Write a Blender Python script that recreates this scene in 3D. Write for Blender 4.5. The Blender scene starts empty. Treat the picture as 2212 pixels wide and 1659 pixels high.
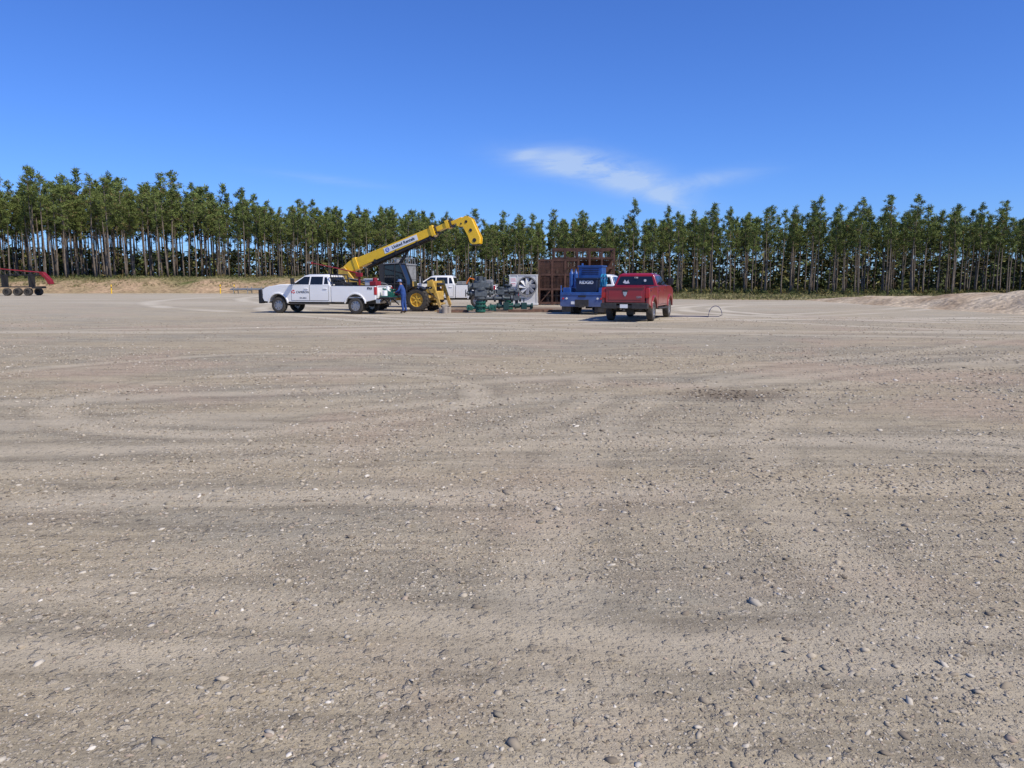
import bpy, math, random
import numpy as np
from mathutils import Matrix, Vector
random.seed(7); rng=np.random.default_rng(11)
S=bpy.context.scene
COL=S.collection
rad=math.radians
S.view_settings.view_transform='Standard'; S.view_settings.look='None'; S.view_settings.exposure=0
# ---------------------------------------------------------------- materials
def newmat(name):
    m=bpy.data.materials.new(name); m.use_nodes=True
    return m,m.node_tree,m.node_tree.nodes['Principled BSDF']
def mat(name,col,rough=.5,metal=0,var=.12,scale=6,coat=0,bump=0,dust=0,spec=None):
    m,t,b=newmat(name); N=t.nodes; L=t.links
    tc=N.new('ShaderNodeTexCoord'); n=N.new('ShaderNodeTexNoise'); n.inputs['Scale'].default_value=scale; n.inputs['Detail'].default_value=5
    L.new(tc.outputs['Object'],n.inputs['Vector'])
    r=N.new('ShaderNodeMapRange'); r.inputs[1].default_value=.3; r.inputs[2].default_value=.7
    r.inputs[3].default_value=1-var; r.inputs[4].default_value=1+var
    L.new(n.outputs['Fac'],r.inputs[0])
    v=N.new('ShaderNodeVectorMath'); v.operation='SCALE'; v.inputs[0].default_value=col[:3]
    L.new(r.outputs[0],v.inputs['Scale'])
    out=v.outputs[0]
    if dust>0:
        sx=N.new('ShaderNodeSeparateXYZ'); L.new(tc.outputs['Object'],sx.inputs[0])
        d=N.new('ShaderNodeMapRange'); d.inputs[1].default_value=1.1; d.inputs[2].default_value=.35; d.inputs[3].default_value=0; d.inputs[4].default_value=dust
        L.new(sx.outputs['Z'],d.inputs[0])
        mm=N.new('ShaderNodeMath'); mm.operation='MULTIPLY'; L.new(d.outputs[0],mm.inputs[0]); L.new(n.outputs['Fac'],mm.inputs[1])
        mx=N.new('ShaderNodeMix'); mx.data_type='RGBA'; L.new(mm.outputs[0],mx.inputs[0]); L.new(out,mx.inputs[6]); mx.inputs[7].default_value=(.30,.25,.18,1)
        out=mx.outputs[2]
    L.new(out,b.inputs['Base Color'])
    b.inputs['Roughness'].default_value=rough; b.inputs['Metallic'].default_value=metal
    if coat: b.inputs['Coat Weight'].default_value=coat; b.inputs['Coat Roughness'].default_value=.08
    if spec is not None: b.inputs['Specular IOR Level'].default_value=spec
    if bump:
        bp=N.new('ShaderNodeBump'); bp.inputs['Strength'].default_value=bump; bp.inputs['Distance'].default_value=.02
        L.new(n.outputs['Fac'],bp.inputs['Height']); L.new(bp.outputs[0],b.inputs['Normal'])
    return m
WHITE=mat('white_paint',(.88,.87,.83),.32,0,.03,2,.6,dust=.25)
RED=mat('red_paint',(.30,.010,.018),.3,0,.08,2,.7,dust=.7)
BLUE=mat('blue_paint',(.022,.09,.30),.42,0,.22,3,.3,dust=.6)
YEL=mat('yellow_paint',(.92,.55,.012),.42,0,.07,3,.3,bump=.05)
YELD=mat('dusty_yellow_paint',(.58,.36,.06),.7,0,.25,5,dust=.8)
GLASS=mat('dark_glass',(.012,.015,.018),.06,0,.1,2,spec=.8)
BLK=mat('black_trim',(.02,.02,.021),.55,0,.2,8,dust=.25)
RUB=mat('tyre_rubber',(.03,.028,.025),.9,0,.3,12,dust=.22)
RIM=mat('rim_alloy',(.42,.42,.43),.35,.8,.1,8)
CHR=mat('chrome',(.6,.6,.62),.2,1,.05,3)
TAIL=mat('tail_lens',(.42,.01,.012),.2,0,.1,20,.5)
LENS=mat('lamp_lens',(.75,.75,.72),.15,0,.05,20,.5)
GREY=mat('grey_paint',(.25,.25,.24),.5,0,.2,4,bump=.05)
LGREY=mat('light_grey_paint',(.58,.58,.56),.45,0,.1,3)
VGREY=mat('valve_grey',(.09,.103,.108),.5,.2,.4,6,bump=.1)
GRN=mat('green_enamel',(.01,.10,.07),.4,0,.3,6,.3)
RUST=mat('rusty_steel',(.075,.036,.025),.9,0,.5,3,bump=.2)
TRED=mat('boom_red',(.24,.012,.018),.5,0,.2,3)
CLOTH=mat('coverall_blue',(.025,.07,.24),.9,0,.2,9,bump=.1)
SKIN=mat('skin',(.45,.24,.16),.6,0,.05,9)
HAT=mat('hard_hat_blue',(.10,.16,.30),.35,0,.05,9)
BOOT=mat('boot_leather',(.07,.045,.03),.7,0,.2,9)
TXTB=mat('black_lettering',(.01,.01,.012),.5,0,.02,9)
TXTBL=mat('blue_lettering',(.02,.12,.55),.5,0,.02,9)
TXTR=mat('red_lettering',(.6,.02,.03),.5,0,.02,9)
TXTW=mat('white_lettering',(.85,.85,.82),.5,0,.02,9)
BARK=mat('pine_bark',(.17,.135,.10),.95,0,.4,4)
HOSE=mat('blue_hose',(.015,.03,.12),.9,0,.1,9,spec=.1)
def attrmat(name,attr,rough=.9,var=.2,scale=20,bump=0):
    m,t,b=newmat(name);N=t.nodes;L=t.links
    a=N.new('ShaderNodeAttribute');a.attribute_name=attr
    if var:
        n=N.new('ShaderNodeTexNoise');n.inputs['Scale'].default_value=scale;n.inputs['Detail'].default_value=3
        g=N.new('ShaderNodeNewGeometry');L.new(g.outputs['Position'],n.inputs['Vector'])
        r=N.new('ShaderNodeMapRange');r.inputs[1].default_value=.3;r.inputs[2].default_value=.7;r.inputs[3].default_value=1-var;r.inputs[4].default_value=1+var
        L.new(n.outputs['Fac'],r.inputs[0])
        v=N.new('ShaderNodeVectorMath');v.operation='SCALE';L.new(a.outputs['Color'],v.inputs[0]);L.new(r.outputs[0],v.inputs['Scale'])
        L.new(v.outputs[0],b.inputs['Base Color'])
        if bump:
            bp=N.new('ShaderNodeBump');bp.inputs['Strength'].default_value=bump;bp.inputs['Distance'].default_value=.2;L.new(n.outputs['Fac'],bp.inputs['Height']);L.new(bp.outputs[0],b.inputs['Normal'])
    else: L.new(a.outputs['Color'],b.inputs['Base Color'])
    b.inputs['Roughness'].default_value=rough
    b.inputs['Specular IOR Level'].default_value=.12
    return m
LEAF=attrmat('pine_needles','col',.8,0)
STONE=attrmat('stone','col',.9,0)
GRASSM=attrmat('grass_blade','col',.9,0)
# ---------------------------------------------------------------- mesh builder
class MB:
    def __init__(s): s.v=[];s.f=[];s.mi=[];s.M=Matrix.Identity(4);s.k=0
    def add(s,vs,fs):
        o=len(s.v)
        for p in vs: s.v.append(tuple(s.M@Vector(p)))
        for f in fs: s.f.append(tuple(i+o for i in f)); s.mi.append(s.k)
    def box(s,x0,x1,y0,y1,z0,z1,tx=0,ty=0):
        s.add([(x0,y0,z0),(x1,y0,z0),(x1,y1,z0),(x0,y1,z0),(x0+tx,y0+ty,z1),(x1-tx,y0+ty,z1),(x1-tx,y1-ty,z1),(x0+tx,y1-ty,z1)],
          [(3,2,1,0),(4,5,6,7),(0,1,5,4),(1,2,6,5),(2,3,7,6),(3,0,4,7)])
    def prism(s,pts,y0,y1):
        a=sum(pts[i][0]*pts[(i+1)%len(pts)][1]-pts[(i+1)%len(pts)][0]*pts[i][1] for i in range(len(pts)))
        if a<0: pts=pts[::-1]
        n=len(pts)
        s.add([(x,y0,z) for x,z in pts]+[(x,y1,z) for x,z in pts],
          [tuple(range(n)),tuple(range(2*n-1,n-1,-1))]+[(i,i+n,(i+1)%n+n,(i+1)%n) for i in range(n)])
    def tube(s,pts,r,n=8,r1=None,cap=True):
        pts=[Vector(p) for p in pts];m=len(pts);vs=[];fs=[]
        up=Vector((0,0,1))
        for i,p in enumerate(pts):
            d=(pts[min(i+1,m-1)]-pts[max(i-1,0)]).normalized()
            a=d.cross(up) if abs(d.dot(up))<.95 else d.cross(Vector((1,0,0)))
            a.normalize();b=a.cross(d).normalized()
            rr=r if r1 is None else r+(r1-r)*i/(m-1)
            for j in range(n):
                t=2*math.pi*j/n; vs.append(p+a*rr*math.cos(t)+b*rr*math.sin(t))
        for i in range(m-1):
            for j in range(n): fs.append((i*n+j,i*n+(j+1)%n,(i+1)*n+(j+1)%n,(i+1)*n+j))
        if cap: fs.append(tuple(range(n-1,-1,-1)));fs.append(tuple(range((m-1)*n,m*n)))
        s.add(vs,fs)
    def cyl(s,p0,p1,r,r1=None,n=16): s.tube([p0,p1],r,n,r1)
    def lathe(s,prof,n=24,axis='y'):
        vs=[];fs=[];m=len(prof)
        for i in range(n):
            t=2*math.pi*i/n
            for r,h in prof:
                if axis=='y': vs.append((r*math.cos(t),h,r*math.sin(t)))
                else: vs.append((r*math.cos(t),r*math.sin(t),h))
        for i in range(n):
            for j in range(m-1):
                a,b,c,d=i*m+j,i*m+j+1,((i+1)%n)*m+j+1,((i+1)%n)*m+j
                fs.append((a,b,c,d) if axis=='y' else (d,c,b,a))
        s.add(vs,fs)
    def done(s,name,mats,parent=None,bevel=0,loc=(0,0,0),smooth=True,seg=2):
        me=bpy.data.meshes.new(name);me.from_pydata(s.v,[],s.f)
        if not isinstance(mats,(list,tuple)): mats=[mats]
        for m in mats: me.materials.append(m)
        me.polygons.foreach_set('material_index',s.mi)
        if smooth:
            me.polygons.foreach_set('use_smooth',[True]*len(me.polygons))
            me.update()
            me.set_sharp_from_angle(angle=rad(35))
        o=bpy.data.objects.new(name,me);COL.objects.link(o)
        if parent: o.parent=parent
        o.location=loc
        if bevel:
            b=o.modifiers.new('b','BEVEL');b.width=bevel;b.segments=seg;b.limit_method='ANGLE';b.angle_limit=rad(40)
        return o
def root(name,label,cat,loc,ang=0,group=None):
    o=bpy.data.objects.new(name,None);o.empty_display_size=.3;COL.objects.link(o);o.location=loc;o.rotation_euler=(0,0,ang)
    o['label']=label;o['category']=cat
    if group:o['group']=group
    return o
def tag(o,label,cat,group=None):
    o['label']=label;o['category']=cat
    if group:o['group']=group
def text(s,size,m,parent,pos,right,up,name='lettering',bold=0):
    cu=bpy.data.curves.new('t','FONT');cu.body=s;cu.size=size;cu.extrude=.004;cu.align_x='CENTER';cu.align_y='CENTER';cu.offset=bold
    ob=bpy.data.objects.new('t',cu);COL.objects.link(ob)
    dg=bpy.context.evaluated_depsgraph_get();me=bpy.data.meshes.new_from_object(ob.evaluated_get(dg))
    bpy.data.objects.remove(ob)
    r=Vector(right).normalized();u=Vector(up).normalized();n=r.cross(u)
    M=Matrix(((r.x,u.x,n.x,pos[0]),(r.y,u.y,n.y,pos[1]),(r.z,u.z,n.z,pos[2]),(0,0,0,1)))
    me.transform(M);me.materials.clear();me.materials.append(m)
    o=bpy.data.objects.new(name,me);COL.objects.link(o);o.parent=parent
    return o
def arc(cx,cz,r,a0,a1,n=14): return [(cx+r*math.cos(rad(a0+(a1-a0)*i/n)),cz+r*math.sin(rad(a0+(a1-a0)*i/n))) for i in range(n+1)]
def wheel(parent,x,y,R,w,side,rimmat=RIM,rr=.6,spokes=8,lug=False):
    b=MB();b.lathe([(.0,-w*.3),(R*.25,-w*.3),(R*.25,w*.2),(0,w*.2)],16)
    hub=b.done('wheel',BLK,parent,loc=(x,y,R))
    b=MB();h=w/2
    b.lathe([(R*rr,-h*.9),(R*.85,-h),(R*.97,-h*.85),(R,-h*.5),(R,h*.5),(R*.97,h*.85),(R*.85,h),(R*rr,h*.9),(R*rr,-h*.9)][::-1],32)
    if lug:
        for i in range(20):
            for sg in(-1,1):
                b.M=Matrix.Rotation(2*math.pi*(i+.5*(sg>0))/20,4,'Y');y0,y1=(0,h*.95) if sg>0 else(-h*.95,0)
                b.box(-.035,.035,y0,y1,R*.97,R*1.03)
        b.M=Matrix.Identity(4)
    b.done('tyre',RUB,hub)
    b=MB();q=side
    pr=[(R*rr,h*.85*q),(R*rr*.94,h*.85*q),(R*rr*.9,h*.35*q),(R*.18,h*.5*q),(R*.16,h*.62*q),(0,h*.62*q)]
    b.lathe(pr if q<0 else pr[::-1],24)
    for i in range(spokes):
        b.M=Matrix.Rotation(2*math.pi*i/spokes,4,'Y')
        y0,y1=sorted((h*.3*q,h*.72*q));b.box(-R*.06,R*.06,y0,y1,R*.12,R*rr*.96)
    b.M=Matrix.Identity(4);b.done('rim',rimmat,hub)
    return hub
# ---------------------------------------------------------------- pickup
def pickup(label,loc,ang,P,sh=0,bed=True,rails=CHR,name='pickup_truck',cat='pickup truck',drop=0,front=CHR):
    R=root(name,label,cat,loc,ang)
    X=lambda x:x+sh
    b=MB()
    prof=[(X(1.40),.60),(X(1.40),1.46),(X(3.74),1.48),(X(4.3),1.475),(X(5.0),1.40),(X(5.28),1.30),(X(5.38),1.12),(X(5.40),.80),(X(5.30),.62),(X(5.02),.60)]+arc(X(4.47),.46,.55,14,166)+[(X(3.9),.60)]
    b.prism(prof,-.99,.99)
    body=b.done('body',[P],R,bevel=.045,seg=3)
    b=MB()
    b.prism([(X(3.85),1.46),(X(3.9),1.515),(X(4.6),1.50),(X(5.05),1.42),(X(5.12),1.36)],-.55,.55);b.done('hood',P,R,bevel=.03)
    zb,zt=1.45,2.0;xb0,xb1,xt0,xt1=X(1.42),X(3.78),X(1.58),X(2.98);yb,yt=.965,.76
    b=MB()
    b.add([(xb0,-yb,zb),(xb1,-yb,zb),(xb1,yb,zb),(xb0,yb,zb),(xt0,-yt,zt-.05),(xt1,-yt,zt-.05),(xt1,yt,zt-.05),(xt0,yt,zt-.05),
      (xt0+.12,-yt+.16,zt+.02),(xt1-.22,-yt+.16,zt+.02),(xt1-.22,yt-.16,zt+.02),(xt0+.12,yt-.16,zt+.02)],
      [(0,1,5,4),(1,2,6,5),(2,3,7,6),(3,0,4,7),(4,5,9,8),(5,6,10,9),(6,7,11,10),(7,4,8,11),(8,9,10,11),(3,2,1,0)])
    b.done('cab',P,R,bevel=.03,seg=3)
    zt2=zt-.05
    def sy(z): return yb+(yt-yb)*(z-zb)/(zt2-zb)
    def fx(z): return xb1+(xt1-xb1)*(z-zb)/(zt2-zb)
    def rx(z): return xb0+(xt0-xb0)*(z-zb)/(zt2-zb)
    for sg in(1,-1):
        for poly in([(X(2.66),1.50),(fx(1.50)-.16,1.50),(fx(1.90)-.08,1.90),(X(2.66),1.90)],[(X(1.86),1.50),(X(2.58),1.50),(X(2.58),1.90),(X(1.90),1.90)],[(rx(1.5)+.1,1.52),(X(1.78),1.52),(X(1.80),1.87),(rx(1.87)+.12,1.87)]):
            b=MB();v=[(x,sg*(sy(z)+.012),z) for x,z in poly]+[(x,sg*(sy(z)-.02),z) for x,z in poly]
            f=[(0,1,2,3),(7,6,5,4)]+[(i,i+4,(i+1)%4+4,(i+1)%4) for i in range(4)]
            if sg>0:f=[q[::-1] for q in f]
            b.add(v,f);b.done('side_window',GLASS,R)
    b=MB();z0,z1=1.50,1.91;w0,w1=sy(z0)-.09,sy(z1)-.06
    b.add([(fx(z0)+.012,-w0,z0),(fx(z0)+.012,w0,z0),(fx(z1)+.012,w1,z1),(fx(z1)+.012,-w1,z1)],[(0,1,2,3)]);b.done('windshield',GLASS,R)
    b=MB();z0,z1=1.52,1.88;w0,w1=sy(z0)-.12,sy(z1)-.1
    b.add([(rx(z0)-.012,-w0,z0),(rx(z0)-.012,w0,z0),(rx(z1)-.012,w1,z1),(rx(z1)-.012,-w1,z1)],[(3,2,1,0)]);b.done('rear_window',GLASS,R)
    for sg in(1,-1):
        for a,c in((X(2.62),X(3.66)),(X(1.52),X(2.59))):
            b=MB();b.k=1;y0,y1=sorted((sg*.98,sg*.993));b.box(a-.02,c+.02,y0,y1,.66,1.47)
            b.k=0;y0,y1=sorted((sg*.98,sg*1.004));b.box(a,c,y0,y1,.68,1.46)
            d=b.done('door',[P,BLK],R,bevel=.012)
            b=MB();y0,y1=sorted((sg*1.0,sg*1.035));b.box(a+.06,a+.28,y0,y1,1.27,1.31);b.done('door_handle',P if bed else CHR,d,bevel=.01)
        b=MB();y0,y1=sorted((sg*1.06,sg*1.30));b.box(X(3.42),X(3.52),y0,y1,1.50,1.82)
        y0,y1=sorted((sg*.92,sg*1.08));b.box(X(3.45),X(3.5),y0,y1,1.56,1.60);b.box(X(3.45),X(3.5),y0,y1,1.70,1.74);b.done('side_mirror',BLK,R,bevel=.02)
        b=MB();y0,y1=sorted((sg*.72,sg*.985));b.box(X(5.22),X(5.42),y0,y1,.98,1.25);b.done('headlight',LENS,R,bevel=.03)
        b=MB();y0,y1=sorted((sg*.97,sg*1.035))
        ar=arc(X(4.47),.46,.55,8,172,16);ar2=arc(X(4.47),.46,.62,172,8,16)
        b.prism(ar+ar2,y0,y1);b.done('fender_flare',P,R,bevel=.012)
        b=MB();y0,y1=sorted((sg*.93,sg*1.06));b.box(X(1.5),X(3.75),y0,y1,.47,.53);b.done('running_board',BLK,R,bevel=.02)
    b=MB();b.box(X(5.36),X(5.43),-.70,.70,.88,1.26);b.k=1
    for z in(.95,1.07,1.19): b.box(X(5.42),X(5.45),-.68,.68,z-.02,z+.02)
    b.done('grille',[BLK,CHR],R,bevel=.01)
    b=MB();b.box(X(5.30),X(5.56),-.98,.98,.52,.80);b.done('front_bumper',front,R,bevel=.05)
    b=MB();b.box(-1.0,X(5.2),-.5,-.38,.5,.68);b.box(-1.0,X(5.2),.38,.5,.5,.68)
    b.cyl((0,-.8,.42),(0,.8,.42),.06);b.cyl((X(4.47),-.8,.42),(X(4.47),.8,.42),.05);b.box(-.16,.16,-.16,.16,.27,.55)
    b.box(X(3.95),X(5.1),-.6,.6,.6,1.2);b.box(X(1.5),X(3.9),-.8,.8,.5,.64)  # black blocks inside front and rear arches, arch darkness put in as colour
    b.cyl((-.9,-.55,.5),(X(2.2),-.55,.5),.05);b.box(-.6,.6,-.6,.6,.68,1.0)
    if drop: b.box(-.9,.9,-.9,.9,.85,.95)
    b.done('chassis',BLK,R)
    for sg in(1,-1):
        wheel(R,X(4.47),sg*.86,.42,.28,sg); wheel(R,0,sg*.86,.42,.28,sg)
    if not bed: return R
    b=MB();e=1.37+sh
    prof=[(-1.14,.74),(-1.14,1.42),(e,1.44),(e,.60),(.62,.60)]+arc(0,.46,.55,14,166)+[(-.66,.64)]
    b.prism(prof,.86,.99);b.prism(prof,-.99,-.86)
    b.box(-1.1,e,-.86,.86,.80,.86);b.box(e-.06,e,-.86,.86,.86,1.42)
    bd=b.done('truck_bed',P,R,bevel=.025,seg=3)
    for sg in(1,-1):
        b=MB();y0,y1=sorted((sg*.85,sg*.998));b.box(-1.13,e-.02,y0,y1,1.425,1.455);b.done('bed_rail_cap',BLK,R,bevel=.01)
        b=MB();y0,y1=sorted((sg*.97,sg*1.03));b.prism(arc(0,.46,.55,8,172,16)+arc(0,.46,.62,172,8,16),y0,y1);b.done('fender_flare',P,R,bevel=.012)
        b=MB();y0,y1=sorted((sg*.83,sg*1.003));b.box(-1.165,-1.05,y0,y1,.98,1.38);b.done('tail_light',TAIL,R,bevel=.02)
    b=MB();b.box(-1.17,-1.11,-.81,.81,.80,1.42);b.box(-1.18,-1.16,-.7,.7,.90,1.32);b.box(-1.21,-1.15,-.8,.8,1.40,1.44);tg=b.done('tailgate',P,R,bevel=.02)
    b=MB();b.box(-1.2,-1.178,-.12,.12,1.24,1.3);b.done('tailgate_handle',BLK,tg,bevel=.01)
    b=MB();b.box(-1.38,-1.14,-.98,-.32,.55,.76);b.box(-1.38,-1.14,.32,.98,.55,.76);b.box(-1.34,-1.14,-.33,.33,.57,.70);b.k=1;b.box(-1.37,-1.15,-.96,.96,.755,.785);b.box(-1.44,-1.2,-.04,.04,.45,.52)
    b.done('rear_bumper',[rails,BLK],R,bevel=.03)
    return R
# --- white crew-cab pickup
a=math.atan2(.276,-.961)
WT=pickup('white crew-cab pickup truck with loaded bed and black grille guard',(-7.71,40.35,0),a,WHITE,0,front=TXTB)
b=MB()
for y in(-.75,-.35,.35,.75): b.cyl((5.60,y,.5),(5.56,y,1.24),.035)
b.cyl((5.56,-.78,1.24),(5.56,.78,1.24),.04);b.cyl((5.60,-.9,.95),(5.60,.9,.95),.035);b.cyl((5.60,-.9,.55),(5.60,.9,.55),.04)
b.box(5.43,5.64,-1.01,-.72,.50,1.22);b.box(5.43,5.64,.72,1.01,.50,1.22);b.done('grille_guard',TXTB,WT,bevel=.04)
text('CAMERON',.155,TXTB,WT,(3.00,1.008,1.10),(-1,0,0),(0,0,1))
b=MB()
for i in range(3):
    t0=60+i*120
    b.prism(arc(3.55,1.12,.10,t0,t0+85,6)+arc(3.55,1.12,.045,t0+85,t0,6),1.005,1.012)
b.done('emblem',TXTR,WT)
text('832-18010',.09,TXTB,WT,(2.98,1.008,.80),(-1,0,0),(0,0,1))
text('FX4',.16,TXTB,WT,(-.82,1.0,1.30),(-1,0,0),(0,0,1),bold=.006)
b=MB();b.box(.75,1.25,-.8,.8,1.2,1.62);b.done('toolbox',BLK,WT,bevel=.03)
b=MB()
for y in(-.9,.9):
    b.cyl((1.3,y,1.45),(1.42,y,2.0),.03)
    b.cyl((.2,y,1.46),(1.36,y,1.85),.03)
b.cyl((1.42,-.9,2.0),(1.42,.9,2.0),.03);b.cyl((1.36,-.9,1.75),(1.36,.9,1.75),.02)
for i in range(7): b.cyl((1.39,-.6+i*.2,1.5),(1.42,-.6+i*.2,2.0),.012,n=6)
b.done('bed_rack',BLK,WT)
b=MB();b.cyl((.35,-.2,.9),(.35,-.2,2.05),.06);b.tube([(.3,-.2,2.05),(1.6,-.1,2.35),(3.0,.0,2.62)],.038,8,.02);b.box(2.95,3.04,-.05,.06,2.56,2.68);b.box(.2,.5,-.32,-.08,1.9,2.1)
b.done('jib_crane',TRED,WT,bevel=.01)
b=MB();b.box(-.55,-.05,-.5,.0,1.0,1.75);b.box(-.6,0,-.55,.05,1.72,1.8);b.done('storage_bin',LGREY,WT,bevel=.03)
b=MB();b.box(-1.0,-.62,.0,.6,1.1,1.66);b.cyl((-.8,.3,1.64),(-.8,.3,1.84),.12);b.done('equipment_case',TRED,WT,bevel=.03)
b=MB()
for i in range(4): b.cyl((-1.0,-.75+i*.09,1.48+.02*i),(1.1,-.7+i*.08,1.72+.03*i),.028,n=8)
b.done('pipe_bundle',GREY,WT)
b=MB()
b.box(-1.75,-1.22,-.7,.7,.86,.92);b.cyl((-1.5,-.3,.92),(-1.5,-.3,1.2),.12);b.cyl((-1.5,-.3,1.2),(-1.5,-.3,1.26),.17);b.box(-1.7,-1.35,.1,.5,.92,1.12);b.cyl((-1.6,.0,.92),(-1.55,.05,1.35),.03);b.cyl((-1.7,.3,1.05),(-1.35,.6,1.3),.05)
b.k=1;b.box(-1.7,-1.3,-.65,-.45,.92,1.3);b.k=2;b.cyl((-1.45,.55,.92),(-1.45,.55,1.2),.13);b.cyl((-1.45,.2,1.12),(-1.45,.2,1.4),.1,.06)
b.k=3;b.box(-1.8,-1.2,-.75,.75,.8,.86);b.cyl((-1.75,-.5,.45),(-1.3,-.5,.82),.03);b.cyl((-1.75,.5,.45),(-1.3,.5,.82),.03)
b.done('tool_shelf',[GRN,TRED,TXTW,BLK],WT,bevel=.01)
# --- red pickup
be=rad(90-21)
RT=pickup('dusty red crew-cab pickup truck parked on gravel',(5.08,33.0,0),be,RED,-.62,rails=BLK)
b=MB();b.prism([(-.09,1.30),(.09,1.30),(.07,1.17),(0,1.08),(-.07,1.17)],-.004,.004)
em=b.done('emblem',CHR,RT);em.rotation_euler=(0,0,math.pi/2);em.location=(-1.188,0,-.04)
b=MB();b.box(-1.39,-1.375,-.16,.16,.58,.73);b.done('licence_plate',TXTW,RT)
text('TXB',.09,TXTW,RT,(.85,-.02,1.82),(0,-1,0),(.25,0,1))
b=MB();b.prism([(-.16,1.58),(-.1,1.72),(-.02,1.64),(.05,1.74),(.14,1.60),(.0,1.56)],-.003,.003);o=b.done('window_sticker',TXTW,RT);o.rotation_euler=(0,0,math.pi/2);o.location=(.815,.42,0)
b=MB();b.cyl((.81,-.42,1.70),(.80,-.42,1.70),.055);b.done('window_sticker',TXTW,RT)
text('2500',.11,CHR,RT,(-1.185,-.58,1.02),(0,-1,0),(0,0,1));text('4X4',.09,CHR,RT,(-.8,-1.0,1.28),(1,0,0),(0,0,1))
# --- second white pickup
W2=pickup('white pickup truck with work gear parked behind wellhead',(-2.15,50.0,0),rad(176),WHITE,0)
b=MB();b.box(-.9,-.3,-.6,.5,1.0,1.75);b.done('gear_box',GREY,W2,bevel=.03)
b=MB();b.box(.9,1.3,-.85,.85,1.1,1.65);b.done('toolbox',GREY,W2,bevel=.03)
b=MB();b.tube([(.7,.7,1.5),(.5,.7,1.85),(0,.75,1.7)],.05,8);b.done('orange_hose_coil',mat('orange_plastic',(.7,.18,.02),.5),W2)
# --- blue service truck
BT=pickup('white-cab service truck with blue welding bed and toolbox',(4.0,40.0,0),rad(90-21),WHITE,-.05,bed=False,name='service_truck',cat='service truck',drop=1)
b=MB();b.box(-1.35,1.1,-1.13,1.13,.98,1.10)
b.prism([(-1.42,.40),(-1.36,.40),(-1.33,1.12),(-1.42,1.12)],-1.13,1.13)
b.box(-1.30,-.65,.62,1.12,.55,.98);b.box(-1.30,-.65,-1.12,-.62,.55,.98);b.box(.6,1.1,.62,1.12,.5,.98);b.box(.6,1.1,-1.12,-.62,.5,.98)
for sg in(-1,1):
    y0,y1=sorted((sg*.74,sg*1.12));b.box(-1.0,1.0,y0,y1,1.10,1.34)
    b.cyl((-1.38,sg*1.1,1.1),(-1.38,sg*1.1,1.45),.035)
b.box(-1.445,-1.42,-1.1,1.1,.98,1.03)
b.done('truck_bed',BLUE,BT,bevel=.015)
b=MB();b.box(.1,.95,-.62,.62,1.10,2.42);b.box(.05,1.0,-.66,.66,2.40,2.47);b.cyl((.2,.45,2.46),(.2,.45,2.58),.05);b.k=1
for z in np.arange(2.02,2.38,.09): b.box(.085,.1,-.45,.45,z,z+.03)
b.done('equipment_cabinet',[BLUE,TXTB],BT,bevel=.02)
b=MB();b.box(-.9,-.15,-.62,.46,1.12,1.78);b.box(-.94,-.11,-.65,.49,1.74,1.84);jb=b.done('job_box',mat('dark_navy_paint',(.008,.018,.05),.5),BT,bevel=.02)
text('RIDGID',.22,TXTW,BT,(-.908,-.08,1.60),(0,-1,0),(0,0,1),bold=.006)
for y in(.62,.85):
    b=MB();b.cyl((-.4,y,1.35),(-.4,y,2.05),.11);b.cyl((-.4,y,2.05),(-.4,y,2.2),.11,.04);b.cyl((-.4,y,2.2),(-.4,y,2.28),.04)
    b.done('gas_cylinder',BLUE,BT)
b=MB()
for y in(-.95,-.8): 
    b.tube([(-.5+.28*math.cos(t),y,1.72+.28*math.sin(t)) for t in np.linspace(0,6.283,18)],.045,6)
b.box(-.55,-.45,-1.0,-.7,1.34,1.75);b.done('hose_reel',mat('teal_hose',(.02,.2,.36),.5),BT)
for sg in(-1,1):
    for k,y in enumerate((.98,.80)):
        b=MB();b.M=Matrix.Translation((-1.425,sg*y,.80))@Matrix.Rotation(math.pi/2,4,'Z');b.lathe([(0,.03),(.045,.03),(.055,.0),(.055,-.01)],14);b.done('tail_light',TAIL if k==0 else LENS,BT)
    b=MB();y0,y1=sorted((sg*.62,sg*1.1));b.box(-.80,-.78,y0,y1,.10,.60);b.box(-1.25,-1.22,y0,y1,.12,.42);b.done('mud_flap',BLK,BT)
b=MB();b.box(-1.46,-1.42,-.35,.35,.42,.75);b.box(-1.5,-1.40,-.14,.14,.36,.5);b.box(-1.44,-1.425,-.2,.2,.88,.96);b.done('hitch_plate',BLK,BT,bevel=.01)
b=MB();b.box(-1.445,-1.425,.36,.56,.52,.66);b.done('licence_plate',TXTW,BT)
for sg in(-1,1): wheel(BT,0,sg*.60,.42,.24,sg)
# --- telehandler
TH=root('telehandler','yellow telescopic handler with raised boom beside wellheads','telehandler',(-4.9,43.75,0),rad(-18))
u=Vector((math.cos(rad(20)),0,math.sin(rad(20))))
BM=Matrix.Translation((-5.2,0,2.3))@Matrix.Rotation(-rad(20),4,'Y')
b=MB();b.M=BM
b.prism([(-.05,-.20),(-.05,.05),(.7,.30),(6.2,.23),(6.2,-.19),(1.2,-.26),(.6,-.32)],-.24,.24)
b.box(6.05,6.28,-.29,.29,-.27,.31);b.box(.9,1.15,-.28,.28,-.34,.36)
bo=b.done('boom',YEL,TH,bevel=.015)
b=MB();b.M=BM;b.box(6.0,7.3,-.18,.18,-.11,.16);b.box(7.0,7.2,-.24,.24,-.19,.26);b.box(7.2,8.0,-.14,.14,-.08,.12)
for s_ in(6.35,7.28): b.k=1;b.box(s_,s_+.06,-.25,.25,-.2,.28);b.k=0
b.done('boom_extension',[YEL,BLK],bo,bevel=.012)
b=MB();b.M=BM
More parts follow.
